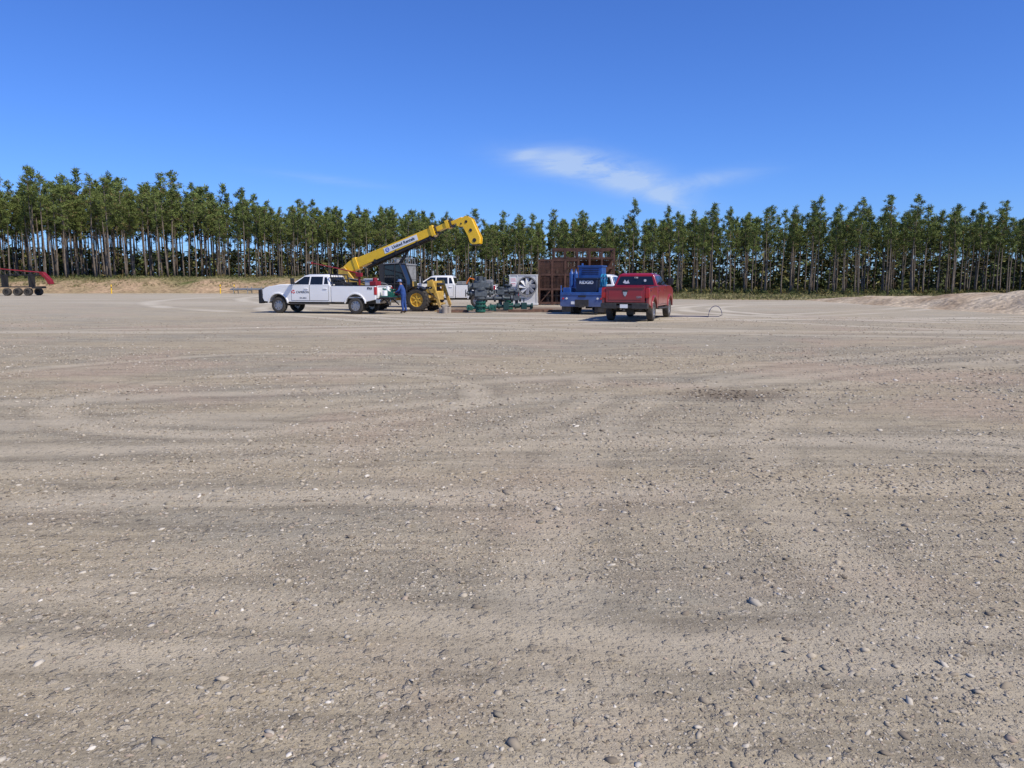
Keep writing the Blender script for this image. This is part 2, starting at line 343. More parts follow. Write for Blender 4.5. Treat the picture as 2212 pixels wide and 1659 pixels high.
b.cyl((1.6,-.15,-.42),(5.9,-.15,-.28),.06);b.cyl((1.6,.1,-.44),(6.0,.1,-.3),.08);b.tube([(5.6,-.2,-.3),(6.1,-.22,-.5),(6.5,-.2,-.3),(7.1,-.2,-.22)],.025,6)
b.box(2.0,5.8,-.2,.2,-.33,-.2)
for s_ in(2.2,3.6,5.0,5.85): b.box(s_,s_+.12,-.26,.26,-.38,-.18)
b.done('boom_hydraulics',BLK,bo)
b=MB()
hp=[(2.0,4.90),(2.56,5.20),(2.90,5.04),(3.38,4.02),(3.36,3.70),(3.0,3.62),(2.80,3.78),(2.70,4.10),(2.40,4.62),(2.05,4.66)]
b.prism(hp,-.24,-.18);b.prism(hp,.18,.24);b.prism([(x*.93+.18,z*.96+.17) for x,z in hp],-.15,.15)
b.k=1
for (x,z,r) in((2.60,4.88,.08),(2.86,4.42,.09),(3.08,3.88,.11),(2.3,4.78,.05)): b.cyl((x,-.262,z),(x,.262,z),r,n=14)  # plate holes drawn as black discs, their inner shade put in as colour
b.box(2.95,3.3,-.30,.30,3.60,3.66)
b.done('boom_head',[YEL,BLK],bo,bevel=.004)
b=MB();b.M=BM;b.box(3.0,5.2,-.252,-.243,-.13,.18);sp=b.done('sign_plate',TXTW,bo)
up=(-math.sin(rad(20)),0,math.cos(rad(20)))
def bp_(s_,n_): return tuple(BM@Vector((s_,-.256,n_)))
text('United Rentals',.25,TXTB,bo,bp_(4.28,.03),u,up,bold=.003)
b=MB();b.M=BM@Matrix.Translation((3.22,-.256,.03))
b.prism(arc(0,0,.125,0,345,18),-.004,.0);b.k=1;b.prism([(-.05,-.07),(-.05,.08),(-.02,.08),(-.02,-.04),(.02,-.04),(.02,.08),(.05,.08),(.05,-.07)],-.008,-.0045);b.done('emblem',[TXTBL,TXTW],bo)
b=MB()
b.prism([(-4.9,.7),(-4.9,1.45),(-4.4,1.75),(-3.6,1.7),(-3.2,1.25),(.3,1.15),(.95,1.1),(.95,.62),(-4.4,.55)],-.45,.45)
b.prism([(-5.35,1.3),(-5.3,2.35),(-4.9,2.5),(-4.2,1.7),(-4.2,1.2)],-.42,-.30);b.prism([(-5.35,1.3),(-5.3,2.35),(-4.9,2.5),(-4.2,1.7),(-4.2,1.2)],.30,.42)
b.box(-2.9,-1.0,.45,1.15,.7,1.65)
ch=b.done('chassis',YELD,TH,bevel=.03)
b=MB();b.prism([(-2.0,.75),(-2.0,1.5),(-1.95,2.55),(-1.0,2.6),(-.65,1.7),(-.60,.75)],-1.15,-.42)
cb=b.done('operator_cab',GLASS,TH,bevel=.03)
b=MB()
for y in(-1.16,-.43):
    for p in(((-2.0,.75),(-1.96,2.57)),((-1.96,2.57),(-1.0,2.62)),((-1.0,2.62),(-.62,1.7)),((-.62,1.7),(-.58,.75)),((-2,1.5),(-.62,1.5)),((-1.35,.8),(-1.3,2.6))):
        b.cyl((p[0][0],y,p[0][1]),(p[1][0],y,p[1][1]),.04,n=8)
for x,z in((-1.96,2.57),(-1.0,2.62),(-1.5,2.6)): b.cyl((x,-1.16,z),(x,-.43,z),.04,n=8)
b.box(-2.0,-.6,-1.18,-1.12,.75,1.2);b.done('cab_frame',BLK,cb)
for sg in(-1,1):
    for xc in(0,-3.35):
        b=MB();y0,y1=sorted((sg*.72,sg*1.24));b.prism(arc(xc,.66,.74,50,150,12)+arc(xc,.66,.69,150,50,12),y0,y1);b.done('fender',BLK,TH)
RIMY=mat('yellow_rim',(.72,.45,.06),.6,0,.2,6)
for sg in(-1,1):
    for xc in(0,-3.35): wheel(TH,xc,sg*1.0,.64,.42,sg,RIMY,.60,6,True)
b=MB();b.cyl((0,-.9,.64),(0,.9,.64),.1);b.cyl((-3.35,-.9,.64),(-3.35,.9,.64),.1);b.box(-.25,.25,-.3,.3,.45,.85);b.cyl((-2.6,0,1.3),(-1.2,0,3.1),.09);b.cyl((-1.2,0,3.1),(-.9,0,3.5),.06);b.done('axle_and_lift_cylinder',BLK,TH)
for y in(-.75,.75):
    b=MB();b.prism([(.62,1.72),(.80,1.75),(1.28,.35),(1.14,.28)],y-.06,y+.06);b.box(.95,1.45,y-.16,y+.16,.0,.06);b.cyl((1.2,y,.05),(1.2,y,.35),.05)
    b.prism([(.25,1.05),(.25,1.25),(.9,1.25),(1.0,1.0)],y-.06,y+.06)
    b.done('stabiliser',YELD,TH,bevel=.01)
b=MB();b.box(.50,.85,-.85,.85,1.36,1.68);b.box(.5,.66,-.95,.95,.74,.88);b.box(.78,.92,-.6,-.5,.9,1.6);b.box(.78,.92,.5,.6,.9,1.6);b.box(.80,.9,-.8,.8,.35,.46);b.k=1;b.cyl((.92,-.4,1.5),(.92,.4,1.5),.07);b.box(.55,.7,-.5,.5,.88,1.36);b.tube([(.6,-1,1.3),(.8,-1.05,1.0),(1.1,-.9,.7)],.025,6)
b.done('front_frame',[YELD,BLK],TH,bevel=.015)
# --- wellheads
def flange(b,z,r,h,n=20):
    b.cyl((0,0,z),(0,0,z+h),r,n=n)
    for i in range(10):
        t=i*.6283;b.cyl((r*.82*math.cos(t),r*.82*math.sin(t),z-.04),(r*.82*math.cos(t),r*.82*math.sin(t),z+h+.05),.022,n=6)
def wellhead(label,loc,ang,sc,big):
    R=root('wellhead',label,'wellhead',loc,ang,'oil wellheads on the pad');R.scale=(sc,)*3
    b=MB();flange(b,.05,.28,.10);b.cyl((0,0,0),(0,0,.55),.19);flange(b,.32,.31,.1);flange(b,.5,.29,.09)
    for sg in(-1,1):
        b.cyl((0,0,.25),(sg*.5,0,.25),.07);b.cyl((sg*.42,0,.25),(sg*.5,0,.25),.14);b.box(sg*.62-.1,sg*.62+.1,-.1,.1,.13,.42)
        b.cyl((sg*.62,-.1,.28),(sg*.62,-.3,.28),.03);b.M=Matrix.Translation((sg*.62,-.3,.28));b.lathe([(.13,-.015),(.16,-.015),(.16,.015),(.13,.015),(.13,-.015)],16);b.M=Matrix.Identity(4)
    b.done('casing_spool',GRN,R,bevel=.008)
    b=MB();b.cyl((0,0,.59),(0,0,.85),.2);flange(b,.72,.33,.12);b.box(-.33,.33,-.3,.3,.86,1.2);flange(b,1.2,.38,.13)
    if big:
        b.box(-.42,.42,-.34,.34,1.32,1.58);b.cyl((-.62,0,1.38),(.62,0,1.38),.17);b.cyl((-.66,0,1.38),(-.56,0,1.38),.24);b.cyl((.56,0,1.38),(.66,0,1.38),.24)
        b.cyl((-.7,0,1.03),(.7,0,1.03),.13);b.cyl((-.56,0,1.03),(-.46,0,1.03),.2);b.cyl((.46,0,1.03),(.56,0,1.03),.2);flange(b,1.58,.33,.1);b.cyl((0,0,1.6),(0,0,1.93),.15);b.cyl((-.2,.1,1.6),(-.2,.1,1.93),.1);b.cyl((.22,0,1.6),(.22,0,1.88),.1)
    else:
        b.cyl((-.5,0,1.03),(.5,0,1.03),.12);b.cyl((.42,0,1.03),(.52,0,1.03),.2);b.cyl((-.52,0,1.03),(-.42,0,1.03),.2);b.cyl((0,0,1.33),(0,0,1.5),.14);flange(b,1.48,.24,.08)
    b.done('valve_body',VGREY,R,bevel=.012)
    for sg in(-1,1):
        b=MB();x=sg*(.78 if big else .6);b.cyl((sg*.5,0,1.03),(x,0,1.03),.03);b.M=Matrix.Translation((x,0,1.03))@Matrix.Rotation(math.pi/2,4,'Z');b.lathe([(.17,-.015),(.2,-.015),(.2,.015),(.17,.015),(.17,-.015)],18);b.box(-.18,.18,-.01,.01,-.015,.015);b.box(-.015,.015,-.01,.01,-.18,.18);b.done('handwheel',VGREY if big else TRED,R)
    return R
wellhead('tall grey wellhead valve stack on green flanged base',(-1.68,41.2,0),.15,1.0,True)
wellhead('smaller grey wellhead valve on green flanged base',(-.2,45.0,0),-.2,.94,False)
R=root('pipe_manifold','grey flanged pipe manifold between the two wellheads','pipes',(-.75,43.6,0),.1)
b=MB()
def fpipe(p,q,r):
    p=Vector(p);q=Vector(q);b.cyl(p,q,r);d=(q-p).normalized();L_=(q-p).length;k=max(2,int(L_/.42))
    for i in range(k+1):
        c=p+d*(L_*i/k);b.cyl(c-d*.05,c+d*.05,r*1.9,n=16)
fpipe((-.8,.3,1.10),(1.1,.3,1.10),.09);fpipe((-.7,-.1,.70),(1.2,-.1,.70),.10);fpipe((1.0,-.1,.3),(1.0,-.1,1.1),.09);fpipe((.1,.1,.2),(.1,.1,1.3),.11);b.box(-.12,.3,-.15,.3,.92,1.2)
b.box(.8,1.15,-.3,.15,.60,.84)
b.done('pipe_run',VGREY,R,bevel=.006)
b=MB();fpipe((-.5,-.6,.28),(1.8,-.7,.30),.08);b.box(.2,.5,-.8,-.5,.1,.5);b.box(1.2,1.5,-.85,-.5,.12,.48);b.cyl((.35,-.65,.5),(.35,-.65,.72),.03);b.cyl((1.35,-.65,.5),(1.35,-.65,.7),.03);b.cyl((.35,-.65,.7),(.35,-.65,.73),.16);b.cyl((1.35,-.65,.7),(1.35,-.65,.73),.16)
b.box(-.3,-.2,-.7,-.5,0,.28);b.box(1.7,1.8,-.8,-.6,0,.28);b.done('lower_valve_line',mat('dark_teal_iron',(.012,.05,.045),.5),R,bevel=.006)
TIM=mat('weathered_timber',(.16,.09,.06),.9,0,.4,5)
for i,(x,y,l,an) in enumerate([(-3.2,41.3,1.6,.1),(.9,42.2,2.2,-.05),(1.6,43.4,1.4,.3),(-2.9,42.1,1.1,-.3),(2.3,42.0,1.2,.15)]):
    b=MB();b.box(-l/2,l/2,-.07,.07,.0,.12);o=b.done('timber',TIM,None,bevel=.01,loc=(x,y,.004));o.rotation_euler=(0,0,an);tag(o,'weathered brown timber dunnage lying beside wellheads','timber','timber dunnage around the wellheads')
BKM=mat('bucket_plastic',(.36,.31,.25),.6)
for i,(x,y) in enumerate([(-3.7,40.6),(-3.35,40.75),(-3.5,40.3)]):
    b=MB();r=.14;b.lathe([(0,0),(r,0),(r*1.05,.26+.04*i),(r*.9,.28+.04*i),(r*.85,.06),(0,.06)],18,'z');b.tube([(-r,0,.25),(-r*.7,0,.40),(r*.7,0,.40),(r,0,.25)],.008,5)
    o=b.done('bucket',[BKM],None,loc=(x,y,0));tag(o,'pale plastic bucket standing near the telehandler','bucket','buckets by the telehandler')
# --- grey fan unit
FU=root('cooling_fan_unit','light grey skid unit with large round cooling fan','fan unit',(.78,53,0),rad(-4))
b=MB();b.box(-.95,.95,-.0,1.3,.15,2.05);b.box(-1.0,1.0,-.05,1.4,.02,.16);b.box(-.98,.98,-.03,1.35,2.03,2.10)
for x in(-.95,-.42,.9):b.box(x-.03,x+.04,-.03,0,.15,2.05)
b.done('housing',LGREY,FU,bevel=.015)
b=MB();b.M=Matrix.Translation((.27,-.03,1.32));b.lathe([(.60,-.12),(.68,-.12),(.68,.03),(.60,.03),(.60,-.12)],36);b.done('fan_ring',GREY,FU)
b=MB();b.M=Matrix.Translation((.27,.0,1.32));b.lathe([(.60,-.012),(0,-.012)],36);b.done('fan_opening_shade',mat('void_shade_paint',(.06,.06,.06),.8),FU)  # flat dark disc on the closed housing, shade inside the opening as colour
b=MB()
for i in range(8):
    b.M=Matrix.Translation((.27,-.06,1.32))@Matrix.Rotation(i*math.pi/4,4,'Y')@Matrix.Rotation(.5,4,'Z');b.box(-.14,.14,-.008,.008,.1,.56,.02)
b.M=Matrix.Translation((.27,-.07,1.32));b.lathe([(0,-.05),(.12,-.05),(.14,.03),(0,.03)][::-1],18);b.done('fan_blades',LGREY,FU)
b=MB();b.box(-.9,-.46,-.045,-.03,1.3,1.9);b.k=1
for k,z in enumerate((1.82,1.74,1.66,1.5,1.4)): b.box(-.85,-.54+.02*(k%3),-.052,-.0455,z-.012,z+.012)
b.done('notice_plate',[TXTW,TXTR],FU)
b=MB();b.box(-.9,-.46,-.05,-.02,.4,1.1);b.done('access_panel',[GREY],FU,bevel=.01)
# --- rusty cage
RC=root('steel_cage','tall rusty steel cage frame with mesh panels','steel cage',(1.9,54,0),rad(-3))
b=MB()
def cage(x0,x1,y0,y1,z0,z1,zs,nx,w=.06):
    xs=np.linspace(x0,x1,nx)
    for x in xs:
        for y in(y0,y1): b.box(x-w,x+w,y-w,y+w,0,z1)
    for z in zs:
        for y in(y0,y1): b.box(x0,x1,y-w*.8,y+w*.8,z-w,z+w)
        for x in(x0,x1): b.box(x-w*.8,x+w*.8,y0,y1,z-w,z+w)
cage(0,2.7,0,2.2,0,3.1,(.15,1.1,2.1,3.1),4,.07);cage(.95,5.35,2.6,5.2,0,4.0,(.2,1.6,2.6,3.3,3.95),6,.07)
b.done('frame',RUST,RC)
b=MB()
for x in np.arange(.05,2.66,.10): b.box(x-.017,x+.017,-.01,.01,1.15,3.05)
for z in np.arange(1.2,3.05,.10): b.box(0,2.7,.012,.022,z-.017,z+.017)
for x in np.arange(.05,2.66,.17): b.box(x-.016,x+.016,2.2,2.22,.15,3.05)
for z in np.arange(.2,3.05,.12): b.box(-.01,.01,0,2.2,z-.02,z+.02);b.box(2.69,2.71,0,2.2,z-.02,z+.02)
b.prism([(0,.15),(.08,.15),(.9,1.1),(.82,1.1)],-.02,.0);b.prism([(1.8,1.1),(1.88,1.1),(2.7,.15),(2.62,.15)],-.02,.0)
b.box(.05,1.7,1.1,1.14,.2,3.0)
b.done('mesh_panel',RUST,RC)
b=MB()
for z in(.6,1.3,2.0): b.box(.3,2.4,.5,1.0,z,z+.12)
for x in(.6,1.2,1.9):b.cyl((x,.7,.1),(x,.7,2.4),.12,n=10)
b.done('stored_equipment',mat('dull_iron',(.07,.05,.04),.8),RC)
b=MB();b.box(1.0,5.3,2.7,5.1,3.25,3.29);b.box(2.8,5.3,5.0,5.05,.2,3.2);b.done('top_deck',RUST,RC)
# --- grey tank
TK=root('storage_tank','round grey steel tank with walkway railing on top','tank',(-8.95,61,0))
b=MB();b.lathe([(0,0),(1.4,0),(1.4,2.85),(1.46,2.87),(1.46,2.95),(1.38,2.97),(0,3.1)],40,'z')
for z in(.9,1.8): b.lathe([(1.4,z),(1.43,z),(1.43,z+.06),(1.4,z+.06)],40,'z')
for i in range(16):
    t=i*.3927;b.cyl((1.4*math.cos(t),1.4*math.sin(t),.1),(1.4*math.cos(t),1.4*math.sin(t),2.85),.03,n=6)
b.done('tank_shell',GREY,TK)
b=MB()
for i in range(14):
    t=i*.4488;b.cyl((1.35*math.cos(t),1.35*math.sin(t),2.95),(1.35*math.cos(t),1.35*math.sin(t),3.4),.018,n=5)
b.tube([(1.35*math.cos(t),1.35*math.sin(t),3.4) for t in np.linspace(0,6.283,29)],.02,5);b.cyl((0,0,3.1),(0,0,3.3),.25);b.done('railing',GREY,TK)
b=MB();b.box(-1.2,-.9,-1.55,-1.4,0,3.0);b.tube([(.6,-1.4,2.6),(.6,-1.9,2.4),(.6,-2.2,.2)],.07,8);b.done('ladder_and_drain',BLK,TK)
R=root('pump_skid','dark steel pump skid standing beside grey tank','pump skid',(-6.4,58,0))
b=MB();b.box(-.9,.9,-.5,.5,0,.25);b.box(-.7,.1,-.4,.4,.25,1.3);b.cyl((.1,0,.8),(.9,0,.8),.3);b.cyl((.5,0,1),(.5,0,2.4),.08);b.cyl((-.5,.2,1.3),(-.5,.2,2.0),.06);b.done('pump_body',GREY,R,bevel=.02)
# --- lattice boom trailer
LT=root('boom_trailer','black and red lattice crane boom resting on a low trailer','trailer',(-57.5,88,0),rad(2))
b=MB();b.box(-9,3.9,-.12,.12,.92,1.04);b.box(-9,3.9,-1.2,-1.12,.94,1.04);b.box(-9,3.9,1.12,1.2,.94,1.04);b.box(3.6,3.9,-1.2,1.2,.8,1.05);b.done('trailer_frame',BLK,LT)
b=MB();n=9;x0,x1=-9,4.3
def zt_(x): return 3.75-(x-x0)/(x1-x0)*1.15
def zb_(x): return 2.3+(x-x0)/(x1-x0)*.0
for y in(-.6,.6):
    b.cyl((x0,y,zb_(x0)),(x1,y,zb_(x1)),.055,n=6)
    for i in range(n):
        a_=x0+(x1-x0)*i/n;c_=x0+(x1-x0)*(i+1)/n;m_=(a_+c_)/2
        b.cyl((a_,y,zb_(a_)),(m_,y,zt_(m_)),.03,n=6);b.cyl((m_,y,zt_(m_)),(c_,y,zb_(c_)),.03,n=6)
for x in np.linspace(x0,x1,7): b.cyl((x,-.6,zb_(x)),(x,.6,zb_(x)),.05,n=6)
for x in(-6,0.,3.0): b.box(x-.05,x+.05,-.6,.6,1.04,zb_(x))
b.done('lattice_boom',BLK,LT)
b=MB()
for y in(-.6,.6): b.cyl((x0,y,zt_(x0)),(x1,y,zt_(x1)),.045,n=6)
b.prism([(4.1,2.68),(4.4,2.66),(5.2,1.75),(5.3,1.3),(5.0,1.25),(4.6,2.0),(4.1,2.35)],-.35,.35);b.done('boom_tip',TRED,LT,bevel=.02)
for x in(3.1,1.95,.8,-2.6,-3.8):
    for sg in(-1,1): wheel(LT,x,sg*1.05,.43,.5,sg,BLK,.5,6)
for (x,y) in((-52.2,101),(-38.2,101.5),(-36.2,101),(-26.0,100),(-13,101)):
    b=MB();b.lathe([(0,0),(.07,0),(.07,1.1),(.05,1.17),(0,1.19)],12,'z');b.k=1;b.lathe([(.072,.75),(.074,.75),(.074,.9),(.072,.9)],12,'z')
    o=b.done('bollard',[YEL,BLK],None,loc=(x,y,0));tag(o,'yellow steel marker post at edge of gravel pad','bollard','yellow marker posts along the pad edge')
R=root('pipe_rack','low rack of grey-blue pipes at pad edge','pipe rack',(-34.2,101,0))
b=MB()
for i in range(8): b.cyl((-2.3,-.6+.17*i,.55+.09*(i%2)),(1.9+.1*(i%3),-.6+.17*i,.55+.09*(i%2)),.06,n=8)
b.done('pipe',mat('pipe_blue_grey',(.18,.21,.24),.5),R)
b=MB()
for x in(-1.8,0,1.8): b.box(x-.06,x+.06,-.8,.9,.38,.46);b.box(x-.04,x+.04,-.8,-.7,0,.9);b.box(x-.04,x+.04,.8,.9,0,.9)
b.done('rack_frame',GREY,R)
b=MB()
c=Vector((9.55,36.2,.20))
pts=[Vector((6.4,36.6,.015)),Vector((7.4,36.4,.015)),Vector((8.2,36.7,.015)),Vector((8.9,36.5,.015))]+[c+Vector((-.36*math.cos(t),.3*t/3-.1,-.18+.50*math.sin(t))) for t in np.linspace(0,3.0,14)]+[Vector((9.8,36.6,.015)),Vector((9.0,36.9,.015)),Vector((7.8,37.1,.015)),Vector((6.5,37.0,.015))]
b.tube(pts,.014,8);o=b.done('hose',HOSE,None);tag(o,'thin dark blue hose looping up from the gravel','hose')
# ---------------------------------------------------------------- person
def person():
    J={'pel':(0,0,.95,.155),'sp':(.03,0,1.12,.145),'ch':(.09,0,1.32,.16),'nk':(.13,0,1.47,.07),'nk2':(.15,0,1.53,.056),'hd':(.175,0,1.61,.09),'ht':(.18,0,1.69,.088),'fc':(.225,0,1.60,.055),
     'shL':(.10,.17,1.42,.075),'elL':(.20,.26,1.17,.052),'wrL':(.40,.19,1.08,.034),'hnL':(.47,.17,1.08,.034),
     'shR':(.10,-.17,1.42,.075),'elR':(.19,-.26,1.16,.052),'wrR':(.38,-.20,1.02,.034),'hnR':(.45,-.18,1.02,.034),
     'hpL':(0,.10,.88,.105),'knL':(.04,.13,.50,.075),'anL':(-.03,.15,.13,.06),'toL':(.14,.17,.05,.045),
     'hpR':(0,-.10,.88,.105),'knR':(-.03,-.12,.50,.075),'anR':(-.10,-.14,.13,.06),'toR':(.07,-.16,.05,.045)}
    E=[('pel','sp'),('sp','ch'),('ch','nk'),('nk','nk2'),('nk2','hd'),('hd','ht'),('hd','fc'),('ch','shL'),('shL','elL'),('elL','wrL'),('wrL','hnL'),('ch','shR'),('shR','elR'),('elR','wrR'),('wrR','hnR'),
     ('pel','hpL'),('hpL','knL'),('knL','anL'),('anL','toL'),('pel','hpR'),('hpR','knR'),('knR','anR'),('anR','toR')]
    ks=list(J);me=bpy.data.meshes.new('p');me.from_pydata([J[k][:3] for k in ks],[(ks.index(a),ks.index(c)) for a,c in E],[])
    o=bpy.data.objects.new('p',me);COL.objects.link(o);o.modifiers.new('s','SKIN')
    for i,k in enumerate(ks):
        r=J[k][3];o.data.skin_vertices[0].data[i].radius=(r,r*(1.15 if k in('pel','sp','ch') else 1));o.data.skin_vertices[0].data[i].use_root=(k=='pel')
    ss=o.modifiers.new('ss','SUBSURF');ss.levels=2;ss.render_levels=2
    dg=bpy.context.evaluated_depsgraph_get();em=bpy.data.meshes.new_from_object(o.evaluated_get(dg));bpy.data.objects.remove(o)
    b=MB();b.v=[tuple(v.co) for v in em.vertices];b.f=[tuple(p.vertices) for p in em.polygons]
    for p in em.polygons:
        c=p.center
        k=0
        if c.z>1.49: k=1
        elif c.x>.37 and c.z>.95: k=1
        elif c.z<.16: k=2
        b.mi.append(k)
    b.k=1
    for (hx,hy,hz,sg) in((.47,.17,1.08,1),(.45,-.18,1.02,-1)):
        for i,(dy,l) in enumerate(((-.03,.07),(-.01,.078),(.012,.073),(.032,.058))):
            b.tube([(hx+.01,hy+dy,hz),(hx+.03+l*.5,hy+dy,hz-.004),(hx+.03+l*.8,hy+dy,hz-.03),(hx+.02+l*.75,hy+dy,hz-.05)],.0095,6,.007)
        b.tube([(hx-.03,hy-sg*.03,hz+.005),(hx+.01,hy-sg*.055,hz-.015),(hx+.05,hy-sg*.05,hz-.035)],.0105,6,.008)
    b.tube([(.275,0,1.63),(.305,0,1.595),(.28,0,1.59)],.013,6)
    for sg in(-1,1): b.tube([(.17,sg*.088,1.63),(.165,sg*.1,1.61),(.17,sg*.088,1.58)],.014,6)
    b.k=3
    for sg in(-1,1): b.cyl((.268,sg*.032,1.625),(.276,sg*.032,1.625),.009,n=8)
    b.cyl((.272,-.02,1.565),(.272,.02,1.565),.006,n=6)
    return b.done('person',[CLOTH,SKIN,BOOT,TXTB],None)
PR=person();PR.location=(-5.62,40.1,0);PR.rotation_euler=(0,0,rad(172));tag(PR,'worker in blue coveralls and hard hat leaning over tailgate','person')
b=MB();b.M=Matrix.Translation((.185,0,1.66));b.lathe([(0,.12),(.06,.112),(.10,.075),(.118,.0),(.14,-.008),(.14,-.016),(.11,-.016)][::-1],24,'z');b.box(.10,.19,-.07,.07,-.016,-.006);b.done('hard_hat',HAT,PR)
# ---------------------------------------------------------------- height functions
W=[(random.uniform(1.5,11),random.uniform(0,6.283),random.uniform(0,6.283)) for _ in range(18)]
def gh(X,Y):
    z=0
    for k,a_,p_ in W: z=z+np.sin((X*math.cos(a_)+Y*math.sin(a_))*k+p_)/(k*1.2)
    return z*.006*np.clip((16-Y)/9,0,1)
def sstep(a_,b_,x):
    t=np.clip((x-a_)/(b_-a_),0,1);return t*t*(3-2*t)
W2_=[(random.uniform(.1,.9),random.uniform(0,6.283),random.uniform(0,6.283)) for _ in range(14)]
def wob(X,Y,s=1):
    z=0
    for k,a_,p_ in W2_: z=z+np.sin((X*math.cos(a_)+Y*math.sin(a_))*k*s+p_)
    return z/6
def edge(X): return 104-38*sstep(-22,20,X)+wob(X,X*0,.4)*1.5
def terr(X,Y):
    E_=edge(X)
    z=-.30+.34*sstep(E_-3,E_+4,Y)+wob(X,Y,1.2)*.05
    bank=sstep(-8,-30,X)*sstep(101,110+wob(X,X*0)*1.5,Y)*(2.0+.35*wob(X,Y,.3))
    return z+bank
def fastmesh(me,V,F):
    k=F.shape[1];me.vertices.add(len(V));me.vertices.foreach_set('co',V.astype(np.float32).ravel())
    me.loops.add(F.size);me.loops.foreach_set('vertex_index',F.astype(np.int32).ravel())
    me.polygons.add(len(F));me.polygons.foreach_set('loop_start',np.arange(0,F.size,k,dtype=np.int32));me.polygons.foreach_set('loop_total',np.full(len(F),k,np.int32))
    me.update(calc_edges=True)
def setcol(me,C):
    ca=me.color_attributes.new('col','FLOAT_COLOR','POINT');ca.data.foreach_set('color',np.concatenate([C,np.ones((len(C),1))],1).astype(np.float32).ravel())
def grid(name,xs,ys,zf,m,colf=None):
    X,Y=np.meshgrid(xs,ys);Z=zf(X,Y);ny,nx=X.shape
    me=bpy.data.meshes.new(name);V=np.stack([X,Y,Z],-1).reshape(-1,3)
    i=np.arange((ny-1)*(nx-1));r=i//(nx-1);c=i%(nx-1);q=r*nx+c
    F=np.stack([q,q+1,q+nx+1,q+nx],-1)
    fastmesh(me,V,F)
    if colf is not None: setcol(me,colf(X,Y).reshape(-1,3))
    me.polygons.foreach_set('use_smooth',np.ones(len(F),bool));me.materials.append(m)
    o=bpy.data.objects.new(name,me);COL.objects.link(o);return o
